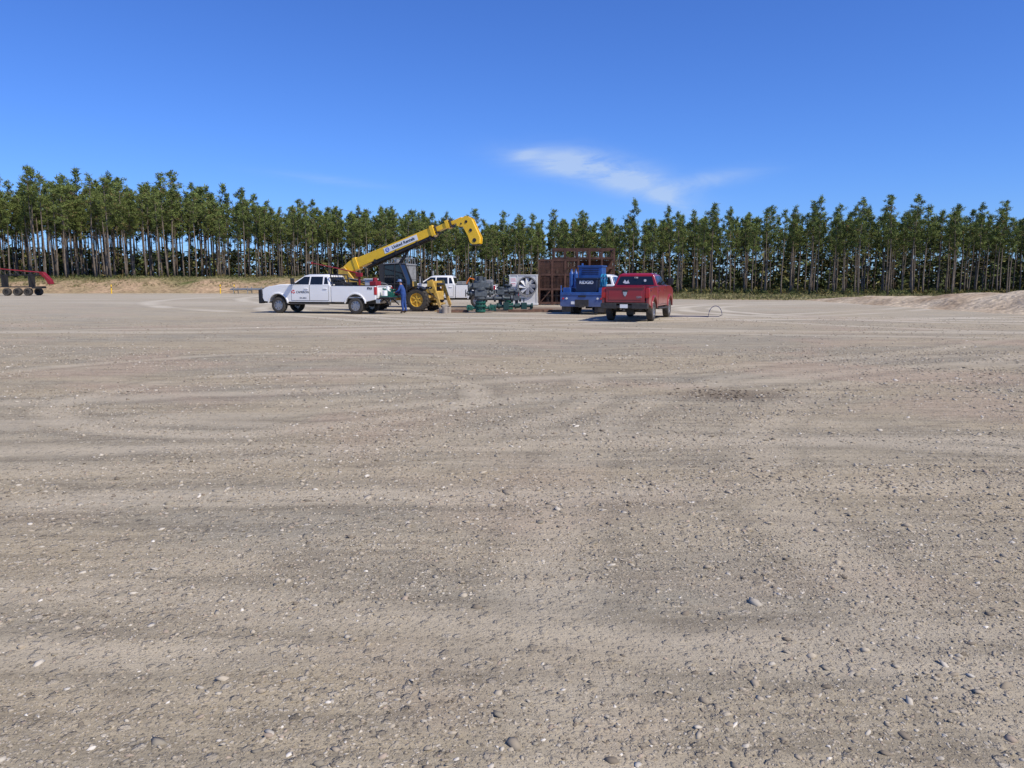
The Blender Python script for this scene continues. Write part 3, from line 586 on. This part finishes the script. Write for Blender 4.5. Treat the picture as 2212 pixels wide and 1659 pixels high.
# ---------------------------------------------------------------- gravel shader
def gravelmat():
    m,t,bs=newmat('gravel_ground');N=t.nodes;L=t.links
    g=N.new('ShaderNodeNewGeometry');P=g.outputs['Position']
    def noise(sc,det=4,rough=.55,vec=P,dist=0):
        n=N.new('ShaderNodeTexNoise');n.inputs['Scale'].default_value=sc;n.inputs['Detail'].default_value=det;n.inputs['Roughness'].default_value=rough;n.inputs['Distortion'].default_value=dist;L.new(vec,n.inputs['Vector']);return n
    def mr(i,a_,b_,c_=0,d_=1):
        r=N.new('ShaderNodeMapRange');r.inputs[1].default_value=a_;r.inputs[2].default_value=b_;r.inputs[3].default_value=c_;r.inputs[4].default_value=d_;L.new(i,r.inputs[0]);return r.outputs[0]
    def mth(op,a_,b_=None):
        n=N.new('ShaderNodeMath');n.operation=op
        for k,v in enumerate((a_,b_)):
            if v is None: continue
            if isinstance(v,(int,float)): n.inputs[k].default_value=v
            else: L.new(v,n.inputs[k])
        return n.outputs[0]
    def mix(f,a_,b_):
        n=N.new('ShaderNodeMix');n.data_type='RGBA'
        for k,v in((0,f),(6,a_),(7,b_)):
            if isinstance(v,tuple): n.inputs[k].default_value=(*v,1)
            elif isinstance(v,(int,float)): n.inputs[k].default_value=v
            else: L.new(v,n.inputs[k])
        return n.outputs[2]
    def mapped(sx,sy,rot):
        mp=N.new('ShaderNodeMapping');mp.inputs['Scale'].default_value=(sx,sy,1);mp.inputs['Rotation'].default_value=(0,0,rot);L.new(P,mp.inputs[0]);return mp.outputs[0]
    PS=mapped(.35,1,.06)
    tan=(.36,.295,.195);grey=(.275,.245,.185);pink=(.365,.268,.195);light=(.44,.37,.26);dark=(.165,.138,.10)
    nA=noise(.35,4,.6,PS,.4);nB=noise(.22,3,.5,P,.6);nC=noise(.9,6,.65,PS,.8)
    c=mix(mr(nA.outputs[0],.42,.58),tan,grey)
    c=mix(mr(nB.outputs[0],.52,.62,0,.8),c,pink)
    c=mix(mr(nC.outputs[0],.50,.64,0,.6),c,light)
    nD=noise(2.2,8,.75,PS,.5)
    c=mix(mr(nD.outputs[0],.50,.66,0,.75),c,dark)
    st1=noise(1.0,6,.7,mapped(.5,9,.04),.25);st2=noise(1.0,5,.7,mapped(.9,6,-.28),.3)
    c=mix(mr(st1.outputs[0],.50,.66,0,.40),c,(.44,.37,.265));c=mix(mr(st1.outputs[0],.50,.34,0,.45),c,dark)
    c=mix(mr(st2.outputs[0],.54,.68,0,.3),c,(.42,.35,.25))
    sep=N.new('ShaderNodeSeparateXYZ');L.new(P,sep.inputs[0])
    wf=mth('MULTIPLY',mth('SUBTRACT',nB.outputs[0],.5),1.1)
    tr=None;de=None
    for (cx,cy,r,w,s_) in((4,-70,76.2,.16,.9),(4,-70,78.0,.16,.9),(-20,60,51.0,.2,.8),(-20,60,52.9,.2,.8),(18,58,33,.26,.8),(18,58,35,.26,.8),(-3.4,11.4,2.9,.16,1),(-4.2,12.5,5.6,.16,.8),(30,90,56,.35,1),(30,90,58,.35,1),(-30,100,75,.3,.8),(-30,100,77,.3,.8),(10,75,41,.4,1),(0,-200,226,.4,1),(24,44,12,.3,1),(24,44,14,.3,1),(28,42,20,.3,1),(-8,-40,44.3,.12,.8),(-8,-40,49.2,.14,.8),(6,-90,93.6,.10,.7),(14,4,12,.18,.6),(14,4,13.8,.18,.6)):
        vd=N.new('ShaderNodeVectorMath');vd.operation='DISTANCE';vd.inputs[1].default_value=(cx,cy,0);L.new(P,vd.inputs[0])
        q=mth('ABSOLUTE',mth('ADD',mth('SUBTRACT',vd.outputs['Value'],r),wf))
        k=mth('MULTIPLY',mr(q,w*2.1,w*.6),s_)
        tr=k if tr is None else mth('MAXIMUM',tr,k)
        k=mth('MULTIPLY',mr(mth('ABSOLUTE',mth('SUBTRACT',q,w*2.3)),w*.8,0),s_)
        de=k if de is None else mth('MAXIMUM',de,k)
    brk=mr(nA.outputs[0],.35,.54)
    trk=mth('MULTIPLY',tr,brk);de=mth('MULTIPLY',de,brk)
    c=mix(mth('MULTIPLY',de,.45),c,dark)
    c=mix(mth('MULTIPLY',trk,.65),c,(.47,.40,.295))
    dn=noise(55,2,.5);dv_=N.new('ShaderNodeVectorMath');dv_.operation='SCALE';L.new(dn.outputs['Color'],dv_.inputs[0]);dv_.inputs['Scale'].default_value=.024
    PD=N.new('ShaderNodeVectorMath');PD.operation='ADD';L.new(P,PD.inputs[0]);L.new(dv_.outputs[0],PD.inputs[1])
    H=None
    clus=mr(nC.outputs[0],.36,.56,1,.55)
    nost=mth('MULTIPLY',mth('SUBTRACT',1,mth('MULTIPLY',trk,.75)),clus)
    for sc,st,thr in((95,.85,.18),(42,.9,.40),(17,.75,.70)):
        v=N.new('ShaderNodeTexVoronoi');v.inputs['Scale'].default_value=sc;L.new(PD.outputs[0],v.inputs['Vector'])
        sc_=N.new('ShaderNodeSeparateColor');L.new(v.outputs['Color'],sc_.inputs[0])
        dome=mth('MULTIPLY',mr(v.outputs['Distance'],.48,.3),mth('GREATER_THAN',sc_.outputs[0],thr))
        colr=N.new('ShaderNodeValToRGB');colr.color_ramp.elements[0].color=(.11,.092,.07,1);colr.color_ramp.elements[1].color=(.56,.50,.41,1)
        e=colr.color_ramp.elements.new(.35);e.color=(.235,.20,.15,1);e=colr.color_ramp.elements.new(.8);e.color=(.40,.345,.265,1)
        L.new(sc_.outputs[1],colr.inputs[0])
        c=mix(mth('MULTIPLY',mth('MULTIPLY',dome,st),nost),c,colr.outputs[0])
        hh=mth('MULTIPLY',dome,.17/sc)
        H=hh if H is None else mth('ADD',H,hh)
    H=mth('ADD',H,mth('MULTIPLY',noise(16,7,.8).outputs[0],.0095));H=mth('ADD',H,mth('MULTIPLY',st1.outputs[0],.009))
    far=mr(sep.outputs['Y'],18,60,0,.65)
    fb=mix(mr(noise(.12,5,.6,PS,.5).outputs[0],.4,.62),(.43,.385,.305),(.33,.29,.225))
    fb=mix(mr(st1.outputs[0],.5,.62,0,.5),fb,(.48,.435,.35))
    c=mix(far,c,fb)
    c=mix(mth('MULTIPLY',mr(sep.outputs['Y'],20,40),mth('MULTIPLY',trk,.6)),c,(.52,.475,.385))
    vd=N.new('ShaderNodeVectorMath');vd.operation='DISTANCE';vd.inputs[1].default_value=(-.3,46,0);L.new(P,vd.inputs[0])
    c=mix(mth('MULTIPLY',mr(mth('ADD',vd.outputs['Value'],mth('MULTIPLY',nC.outputs[0],4)),8.0,5.6),.7),c,(.125,.075,.05))
    mp=N.new('ShaderNodeVectorMath');mp.operation='MULTIPLY';mp.inputs[1].default_value=(.6,1,1);L.new(P,mp.inputs[0])
    vd=N.new('ShaderNodeVectorMath');vd.operation='DISTANCE';vd.inputs[1].default_value=(3.25*.6,11.4,0);L.new(mp.outputs[0],vd.inputs[0])
    c=mix(mth('MULTIPLY',mr(mth('ADD',vd.outputs['Value'],mth('MULTIPLY',nD.outputs[0],1.6)),1.6,1.0),.65),c,(.13,.10,.072))
    gn=N.new('ShaderNodeVectorMath');gn.operation='MULTIPLY';gn.inputs[1].default_value=(1.20,1.20,1.17);L.new(c,gn.inputs[0])
    L.new(gn.outputs[0],bs.inputs['Base Color']);bs.inputs['Roughness'].default_value=.95;bs.inputs['Specular IOR Level'].default_value=.08
    bp=N.new('ShaderNodeBump');bp.inputs['Strength'].default_value=1;bp.inputs['Distance'].default_value=1.0;L.new(H,bp.inputs['Height']);L.new(bp.outputs[0],bs.inputs['Normal'])
    return m
GRAV=gravelmat()
t=np.linspace(-1,1,321);xs=np.sinh(t*7.2)/np.sinh(7.2)*3000
t=np.linspace(-.35,1,341);ys=4+np.sinh(t*7.2)/np.sinh(7.2)*3000
o=grid('ground',xs,ys,gh,GRAV);o['kind']='structure'
def front(X): return 120-32*sstep(-18,38,X)+wob(X,X*0,.5)*1.2-8*sstep(-50,-54,X)
def terrcol(X,Y):
    grass=np.array([.125,.14,.045]);dry=np.array([.27,.22,.11]);soil=np.array([.40,.28,.17]);straw=np.array([.12,.078,.042])
    n1=np.clip(.5+.5*wob(X,Y,1.5),0,1)[...,None];n2=np.clip(.35+.7*wob(X+40,Y*2,2.3),0,1)[...,None]
    c=grass*(1-n1)+dry*n1
    E_=edge(X);fe=(1-sstep(E_+1,E_+5+3*wob(X,Y,.8),Y))[...,None];c=c*(1-fe*.6)+soil*.9*fe*.6
    face=(sstep(-14,-22,X)*sstep(101,103.5,Y)*(1-sstep(107,110,Y)))[...,None]*np.clip(n2*1.4,0,1);c=c*(1-face)+soil*face
    ff=(sstep(0,6,Y-front(X)))[...,None];c=c*(1-ff)+(straw*n1+grass*.6*(1-n1))*ff
    return c
TM=attrmat('grassy_soil','col',.95,.35,2.2,.5)
xs=np.concatenate([np.arange(-260,-70,6),np.arange(-70,75,.8),np.arange(75,260,6)]);ys=np.concatenate([np.arange(58,125,.5),np.arange(125,420,5)])
o=grid('grass_field',xs,ys,terr,TM,terrcol);o['kind']='structure'
def bermz(X,Y):
    A=sstep(76,62,Y)*sstep(14,24,Y)
    h=(.50+.68*sstep(60,40,Y))*np.exp(-((X-29.0-.05*(Y-40))/1.9)**2)*A+.5*np.exp(-((X-34)/2.6)**2)*A
    h=h+.42*np.exp(-((X-27.0)/1.3)**2)*sstep(72,62,Y)*sstep(36,46,Y)
    return h*(1+.18*wob(X,Y,2.5))+.03*wob(X,Y,6)-.07
def bermc(X,Y):
    n=np.clip(.6+.7*wob(X,Y,2),0,1)[...,None];return np.array([.56,.46,.32])*n+np.array([.34,.25,.16])*(1-n)
o=grid('dirt_berm',np.arange(22.5,42,.2),np.arange(13,78,.22),bermz,attrmat('berm_soil','col',.95,.35,3,.6),bermc);o['kind']='structure'
# ---------------------------------------------------------------- stones
import bmesh
bm=bmesh.new();bmesh.ops.create_icosphere(bm,subdivisions=1,radius=1);bm.verts.ensure_lookup_table()
IV=np.array([v.co[:] for v in bm.verts]);IF=np.array([[v.index for v in f.verts] for f in bm.faces]);bm.free()
PAL=np.array([[.32,.268,.195],[.38,.325,.24],[.27,.235,.175],[.20,.165,.12],[.45,.40,.315],[.34,.27,.20],[.58,.53,.44]])*1.12
def stones(name,X,Y,r,zf,pal=PAL,pr=(.27,.25,.19,.09,.12,.06,.02),sink=.0):
    n=len(X);V=np.repeat(IV[None],n,0)*(1+rng.uniform(-.5,.34,(n,12,1)))
    V=V*np.stack([rng.uniform(.8,1.55,n),rng.uniform(.55,1.05,n),rng.uniform(.28,.6,n)],-1)[:,None,:]*r[:,None,None]
    a_=rng.uniform(0,6.283,n);ca,sa=np.cos(a_)[:,None],np.sin(a_)[:,None];tl=rng.uniform(-.4,.4,n)[:,None]
    z=V[...,2]+V[...,0]*tl;x=V[...,0]*ca-V[...,1]*sa;y=V[...,0]*sa+V[...,1]*ca
    V=np.stack([x+X[:,None],y+Y[:,None],z+(zf(X,Y)+r*sink)[:,None]],-1).reshape(-1,3)
    F=(IF[None]+12*np.arange(n)[:,None,None]).reshape(-1,3)
    me=bpy.data.meshes.new(name);fastmesh(me,V,F)
    w=rng.choice(len(pal),n,p=pr);C=pal[w]*rng.uniform(.8,1.15,(n,1));setcol(me,np.repeat(C,12,0))
    me.materials.append(STONE);o=bpy.data.objects.new(name,me);COL.objects.link(o);o['kind']='stuff';return o
SX=[];SY=[];SR=[]
for d0,d1,n,rm in((1.3,5,50000,.0058),(5,10,58000,.0085),(10,20,44000,.0135),(20,36,12000,.02)):
    Y=np.sqrt(rng.uniform(d0**2,d1**2,n));X=rng.uniform(-1,1,n)*(Y*.74+1.2)
    R_=np.minimum(rm*np.exp(rng.normal(0,.5,n)),.038)
    k=(wob(X*1.4,Y*3.0,1.7)*1.5+rng.uniform(-1,1,n)*.8)>-.1
    SX.append(X[k]);SY.append(Y[k]);SR.append(R_[k])
n=450;Y=np.sqrt(rng.uniform(1.5**2,16**2,n));X=rng.uniform(-1,1,n)*(Y*.74+1);SX.append(X);SY.append(Y);SR.append(rng.uniform(.018,.034,n))
stones('gravel',np.concatenate(SX),np.concatenate(SY),np.concatenate(SR),gh)
n=120;X=3.1+rng.normal(0,.42,n);Y=11.5+rng.normal(0,.26,n);X[:10]=4.3+rng.normal(0,.06,10);Y[:10]=11.9+rng.normal(0,.05,10)
stones('dirt_clods',X,Y,rng.uniform(.008,.03,n),gh,np.array([[.15,.12,.085],[.20,.16,.115],[.12,.095,.07]]),(.4,.3,.3),.1)
# ---------------------------------------------------------------- pines
def tri_tufts(P,L0,k,width,colr,r,upb=.9):
    n=len(P);d=r.normal(size=(n,k,3));d[...,2]=np.abs(d[...,2])*upb;d/=np.linalg.norm(d,axis=-1,keepdims=True)
    l=L0*r.uniform(.6,1.2,(n,k,1));q=r.normal(size=(n,k,3));s_=np.cross(d,q);s_/=np.linalg.norm(s_,axis=-1,keepdims=True)
    c=P[:,None,:]+r.normal(size=(n,k,3))*L0*.3
    V=np.stack([c-s_*width,c+s_*width,c+d*l],2).reshape(-1,3)
    F=np.arange(len(V)).reshape(-1,3);C=np.repeat(colr,k*3,0);return V,F,C
def pine(seed,H,cb,rm,nb,k,wd=.042,L0=.34):
    r=np.random.default_rng(seed);b=MB();lean=r.normal(0,.012,2)*H
    pts=[(lean[0]*(t_)**2+.05*math.sin(t_*7+seed),lean[1]*t_**2+.05*math.cos(t_*6+seed),H*t_) for t_ in np.linspace(0,.98,9)]
    tr=np.array(pts);b.tube(pts,.12,7,.022)
    pw=r.uniform(.5,.8);side=r.uniform(0,6.283)
    def at(z): return np.array([np.interp(z,tr[:,2],tr[:,0]),np.interp(z,tr[:,2],tr[:,1]),z])
    P=[];C=[]
    for i in range(nb):
        f=(i+r.uniform(0,1))/nb;z=H*(cb+(1-cb)*f*.98);prof=(1-f)**pw*(.45+.55*min(1,f/.3))+.06
        az=r.uniform(0,6.283);ln=rm*prof*r.uniform(.4,1.3)*(1+.25*math.cos(az-side));rise=r.uniform(.0,.45)+.5*f
        p0=at(z);dr=np.array([math.cos(az),math.sin(az),rise]);p1=p0+dr*ln
        b.tube([p0,p0+dr*ln*.5+[0,0,-.05],p1],.028,3,.01,cap=False)
        sh=r.uniform(.6,1.3)
        for j in range(int(2+ln*2.5)):
            t_=r.uniform(.35,1.08);pp=p0+dr*ln*t_+r.normal(0,.09,3);P.append(pp);g=sh*r.uniform(.8,1.2)*(.85+.35*f);C.append((.158*g,.195*g,.056*g) if r.random()>.05 else (.24,.18,.08))  # tufts lighten up the crown: sunlit top put into the needle colour
    for j in range(5):
        P.append(at(H*.985)+r.normal(0,.07,3)+[0,0,.12-.14*j]);C.append((.17,.21,.06))  # tip tufts lightest, sunlight put into their colour
    for i in range(r.integers(5,11)):
        z=H*r.uniform(.2,cb);az=r.uniform(0,6.283);ln=r.uniform(.3,1.1);p0=at(z);b.tube([p0,p0+np.array([math.cos(az),math.sin(az),r.uniform(-.1,.3)])*ln],.02,3,.008,cap=False)
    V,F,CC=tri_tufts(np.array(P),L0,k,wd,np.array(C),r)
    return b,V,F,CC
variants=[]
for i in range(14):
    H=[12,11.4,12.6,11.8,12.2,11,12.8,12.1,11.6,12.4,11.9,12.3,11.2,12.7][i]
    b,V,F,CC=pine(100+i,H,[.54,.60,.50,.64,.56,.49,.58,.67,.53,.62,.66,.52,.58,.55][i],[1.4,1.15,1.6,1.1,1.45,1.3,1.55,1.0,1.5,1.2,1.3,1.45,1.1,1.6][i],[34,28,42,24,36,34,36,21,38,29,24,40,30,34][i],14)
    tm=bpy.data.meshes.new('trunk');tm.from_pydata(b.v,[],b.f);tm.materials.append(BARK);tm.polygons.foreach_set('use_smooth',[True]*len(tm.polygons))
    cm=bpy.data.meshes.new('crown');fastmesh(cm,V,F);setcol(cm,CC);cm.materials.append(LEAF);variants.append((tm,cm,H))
allp=[]
for X0 in np.arange(-108,92,2.5):
    for k in range(16):
        X=X0+random.uniform(-1.15,1.15)+(k%2)*1.1;Y=float(front(np.array(X)))+k*3.0+random.uniform(-1.1,1.1)
        if random.random()<.18: continue
        if abs(X)/Y>.78: continue
        allp.append((k,X,Y))
vis=[p for p in allp if abs(p[1])/p[2]<.70]
vis.sort(key=lambda p:(p[0],p[2]));ind=vis[:296];iset=set(ind)
def hscale(X):
    if X<-51: base=1.22
    elif X<-47: base=1.06
    elif X<-15: base=.95
    elif X>25: base=.82
    else: base=.95-.13*(X+15)/40
    return base*random.uniform(.82,1.07)*(1.07 if random.random()<.15 else 1)
proto={}
for n,(k,X,Y) in enumerate(ind):
    vi=random.randrange(14);tm,cm,H=variants[vi];z=float(terr(np.array(X),np.array(Y)))-.06;s_=hscale(X)
    if vi not in proto:
        r_=root('pine_tree','tall slender pine with bare trunk and high crown','pine tree',(X,Y,z),0,'pine trees along the edge of the pad')
        a1=bpy.data.objects.new('trunk',tm);a2=bpy.data.objects.new('crown',cm)
        for q in(a1,a2):COL.objects.link(q);q.parent=r_
        proto[vi]=(r_,a1,a2)
    else:
        r0,t0,c0=proto[vi];r_=r0.copy();a1=t0.copy();a2=c0.copy()
        for q in(r_,a1,a2):COL.objects.link(q)
        a1.parent=r_;a2.parent=r_
    r_.location=(X,Y,z);r_.rotation_euler=(random.gauss(0,.014),random.gauss(0,.014),random.uniform(0,6.28));w_=s_*random.uniform(.9,1.15);r_.scale=(w_,w_,s_)
Vs=[];Fs=[];Cs=[];TV=[];TF=[];o1=0;o2=0
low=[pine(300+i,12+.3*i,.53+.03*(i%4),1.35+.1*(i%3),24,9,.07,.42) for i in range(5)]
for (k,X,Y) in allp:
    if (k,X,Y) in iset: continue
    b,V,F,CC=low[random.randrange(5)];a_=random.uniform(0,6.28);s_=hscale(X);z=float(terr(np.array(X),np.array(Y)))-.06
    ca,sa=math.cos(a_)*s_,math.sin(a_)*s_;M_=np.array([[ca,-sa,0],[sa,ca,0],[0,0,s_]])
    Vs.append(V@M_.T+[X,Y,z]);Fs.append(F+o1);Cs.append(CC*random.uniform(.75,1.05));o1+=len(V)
    bv=np.array(b.v);TV.append(bv@M_.T+[X,Y,z]);TF+= [tuple(i+o2 for i in f) for f in b.f];o2+=len(bv)
nl=o1
n=5600;X=rng.uniform(-115,95,n);Y=front(X)+rng.uniform(18,50,n);Z=terr(X,Y)
P=np.stack([X,Y,Z+rng.uniform(0,1,n)**1.4*5.2],-1);C=np.array([[.08,.10,.036]])*rng.uniform(.5,1.5,(n,1))+np.array([[.06,.035,.01]])*(rng.random((n,1))<.35)
V3,F3b,C3=tri_tufts(P,1.0,9,.20,C,rng,.6)
me=bpy.data.meshes.new('forest');V=np.concatenate(Vs+TV+[V3])
C=np.concatenate(Cs+[np.tile([[.13,.10,.075]],(o2,1)),C3])
tf3=[]
for f in TF:
    f=[i+nl for i in f]
    for j in range(1,len(f)-1): tf3.append((f[0],f[j],f[j+1]))
fastmesh(me,V,np.concatenate(Fs+[np.array(tf3),F3b+nl+o2]));setcol(me,C);me.materials.append(LEAF)
o=bpy.data.objects.new('pine_forest',me);COL.objects.link(o);o['kind']='stuff'
n=3600;X=rng.uniform(-95,80,n);Y=front(X)+rng.exponential(10,n)-.5;Z=terr(X,Y)
hh=rng.uniform(.10,.6,n)*(.6+.5*np.clip(wob(X,Y,1.3),-1,1))
P=np.stack([X,Y,Z+hh*.6],-1);C=np.array([[.085,.10,.035]])*rng.uniform(.5,1.5,(n,1))+np.array([[.12,.07,.025]])*(rng.random((n,1))<.35)
V,F,CC=tri_tufts(P,.5,14,.06,C,rng);me=bpy.data.meshes.new('undergrowth');fastmesh(me,V,F);setcol(me,CC);me.materials.append(GRASSM);o=bpy.data.objects.new('undergrowth',me);COL.objects.link(o);o['kind']='stuff'
n=16000;X=rng.uniform(-90,75,n);E_=edge(X);Y=E_+1.5+rng.random(n)**1.3*(front(X)-E_+2)
k=~((X<-18)&(Y>101.5)&(Y<108.5)&(rng.random(n)<.4))&((wob(X,Y,1.7)+rng.uniform(-1,1,n))>-.3);X=X[k];Y=Y[k];n=len(X);Z=terr(X,Y)
P=np.stack([X,Y,Z+.02],-1);w=rng.random((n,1))**1.3;C=np.array([[.14,.16,.05]])*w+np.array([[.29,.24,.12]])*(1-w)
V,F,CC=tri_tufts(P,.30,7,.03,C*rng.uniform(.7,1.2,(n,1)),rng);me=bpy.data.meshes.new('grass');fastmesh(me,V,F);setcol(me,CC);me.materials.append(GRASSM);o=bpy.data.objects.new('grass',me);COL.objects.link(o);o['kind']='stuff'
# ---------------------------------------------------------------- light
el=rad(50);az=rad(128)
w=bpy.data.worlds.new('World');S.world=w;w.use_nodes=True;N=w.node_tree.nodes;L=w.node_tree.links
bg=N['Background'];sky=N.new('ShaderNodeTexSky');sky.sky_type='NISHITA';sky.sun_disc=False;sky.sun_elevation=el;sky.sun_rotation=az;sky.ozone_density=3.0;sky.air_density=1.0;sky.dust_density=.1
tint=N.new('ShaderNodeVectorMath');tint.operation='MULTIPLY';tint.inputs[1].default_value=(.48,.79,1.50);L.new(sky.outputs[0],tint.inputs[0])
tc=N.new('ShaderNodeTexCoord');sp=N.new('ShaderNodeSeparateXYZ');L.new(tc.outputs['Generated'],sp.inputs[0])
def m2(op,a_,b_=None):
    n=N.new('ShaderNodeMath');n.operation=op
    for k,v in enumerate((a_,b_)):
        if v is None: continue
        if isinstance(v,(int,float)): n.inputs[k].default_value=v
        else: L.new(v,n.inputs[k])
    return n.outputs[0]
AZ=m2('ARCTAN2',sp.outputs[0],sp.outputs[1]);EL=m2('ARCSINE',sp.outputs[2])
cm=N.new('ShaderNodeCombineXYZ');L.new(AZ,cm.inputs[0]);L.new(EL,cm.inputs[1])
mp=N.new('ShaderNodeMapping');mp.inputs['Rotation'].default_value=(0,0,rad(12));mp.inputs['Scale'].default_value=(7,30,1);L.new(cm.outputs[0],mp.inputs[0])
nz=N.new('ShaderNodeTexNoise');nz.inputs['Scale'].default_value=1.3;nz.inputs['Detail'].default_value=9;nz.inputs['Roughness'].default_value=.62;nz.inputs['Distortion'].default_value=.7;L.new(mp.outputs[0],nz.inputs['Vector'])
tot=None
for (a0,e0,la,lb,tilt,st) in((4.6,8.2,5.0,1.1,-7,1.1),(8.2,7.2,5.0,1.2,-18,1.1),(11,5.7,2.2,.6,-25,.6),(13.5,6.9,4.2,.65,8,.6),(1.0,8.9,1.3,.4,10,.5),(-13,7.0,5,.35,-5,.22)):
    dx=m2('SUBTRACT',AZ,rad(a0));dy=m2('SUBTRACT',EL,rad(e0));c_,s_=math.cos(rad(tilt)),math.sin(rad(tilt))
    uu=m2('DIVIDE',m2('ADD',m2('MULTIPLY',dx,c_),m2('MULTIPLY',dy,s_)),rad(la));vv=m2('DIVIDE',m2('SUBTRACT',m2('MULTIPLY',dy,c_),m2('MULTIPLY',dx,s_)),rad(lb))
    d2=m2('ADD',m2('MULTIPLY',uu,uu),m2('MULTIPLY',vv,vv));g=m2('MULTIPLY',m2('EXPONENT',m2('MULTIPLY',d2,-1.6)),st)
    tot=g if tot is None else m2('ADD',tot,g)
mr=N.new('ShaderNodeMapRange');mr.inputs[1].default_value=.32;mr.inputs[2].default_value=.72;mr.inputs[3].default_value=0;mr.inputs[4].default_value=1;L.new(nz.outputs['Fac'],mr.inputs[0])
fac=m2('MINIMUM',m2('MULTIPLY',tot,m2('ADD',m2('MULTIPLY',mr.outputs[0],.95),.18)),.68)
mx=N.new('ShaderNodeMix');mx.data_type='RGBA';L.new(fac,mx.inputs[0]);L.new(tint.outputs[0],mx.inputs[6]);mx.inputs[7].default_value=(5.2,6.5,8.6,1)
L.new(mx.outputs[2],bg.inputs['Color']);bg.inputs['Strength'].default_value=.102
sd=bpy.data.lights.new('sun','SUN');sd.energy=4.5;sd.angle=rad(.53);sd.color=(1,.925,.80);so=bpy.data.objects.new('sun',sd);COL.objects.link(so)
dv=Vector((math.sin(az)*math.cos(el),math.cos(az)*math.cos(el),math.sin(el)));so.rotation_euler=dv.to_track_quat('Z','Y').to_euler()
# ---------------------------------------------------------------- camera
cd=bpy.data.cameras.new('camera');cd.sensor_width=36;cd.lens=27.05;cd.clip_end=6000;co=bpy.data.objects.new('camera',cd);COL.objects.link(co)
co.location=(0,0,1.7);co.rotation_euler=(rad(90-7.66),0,0);S.camera=co
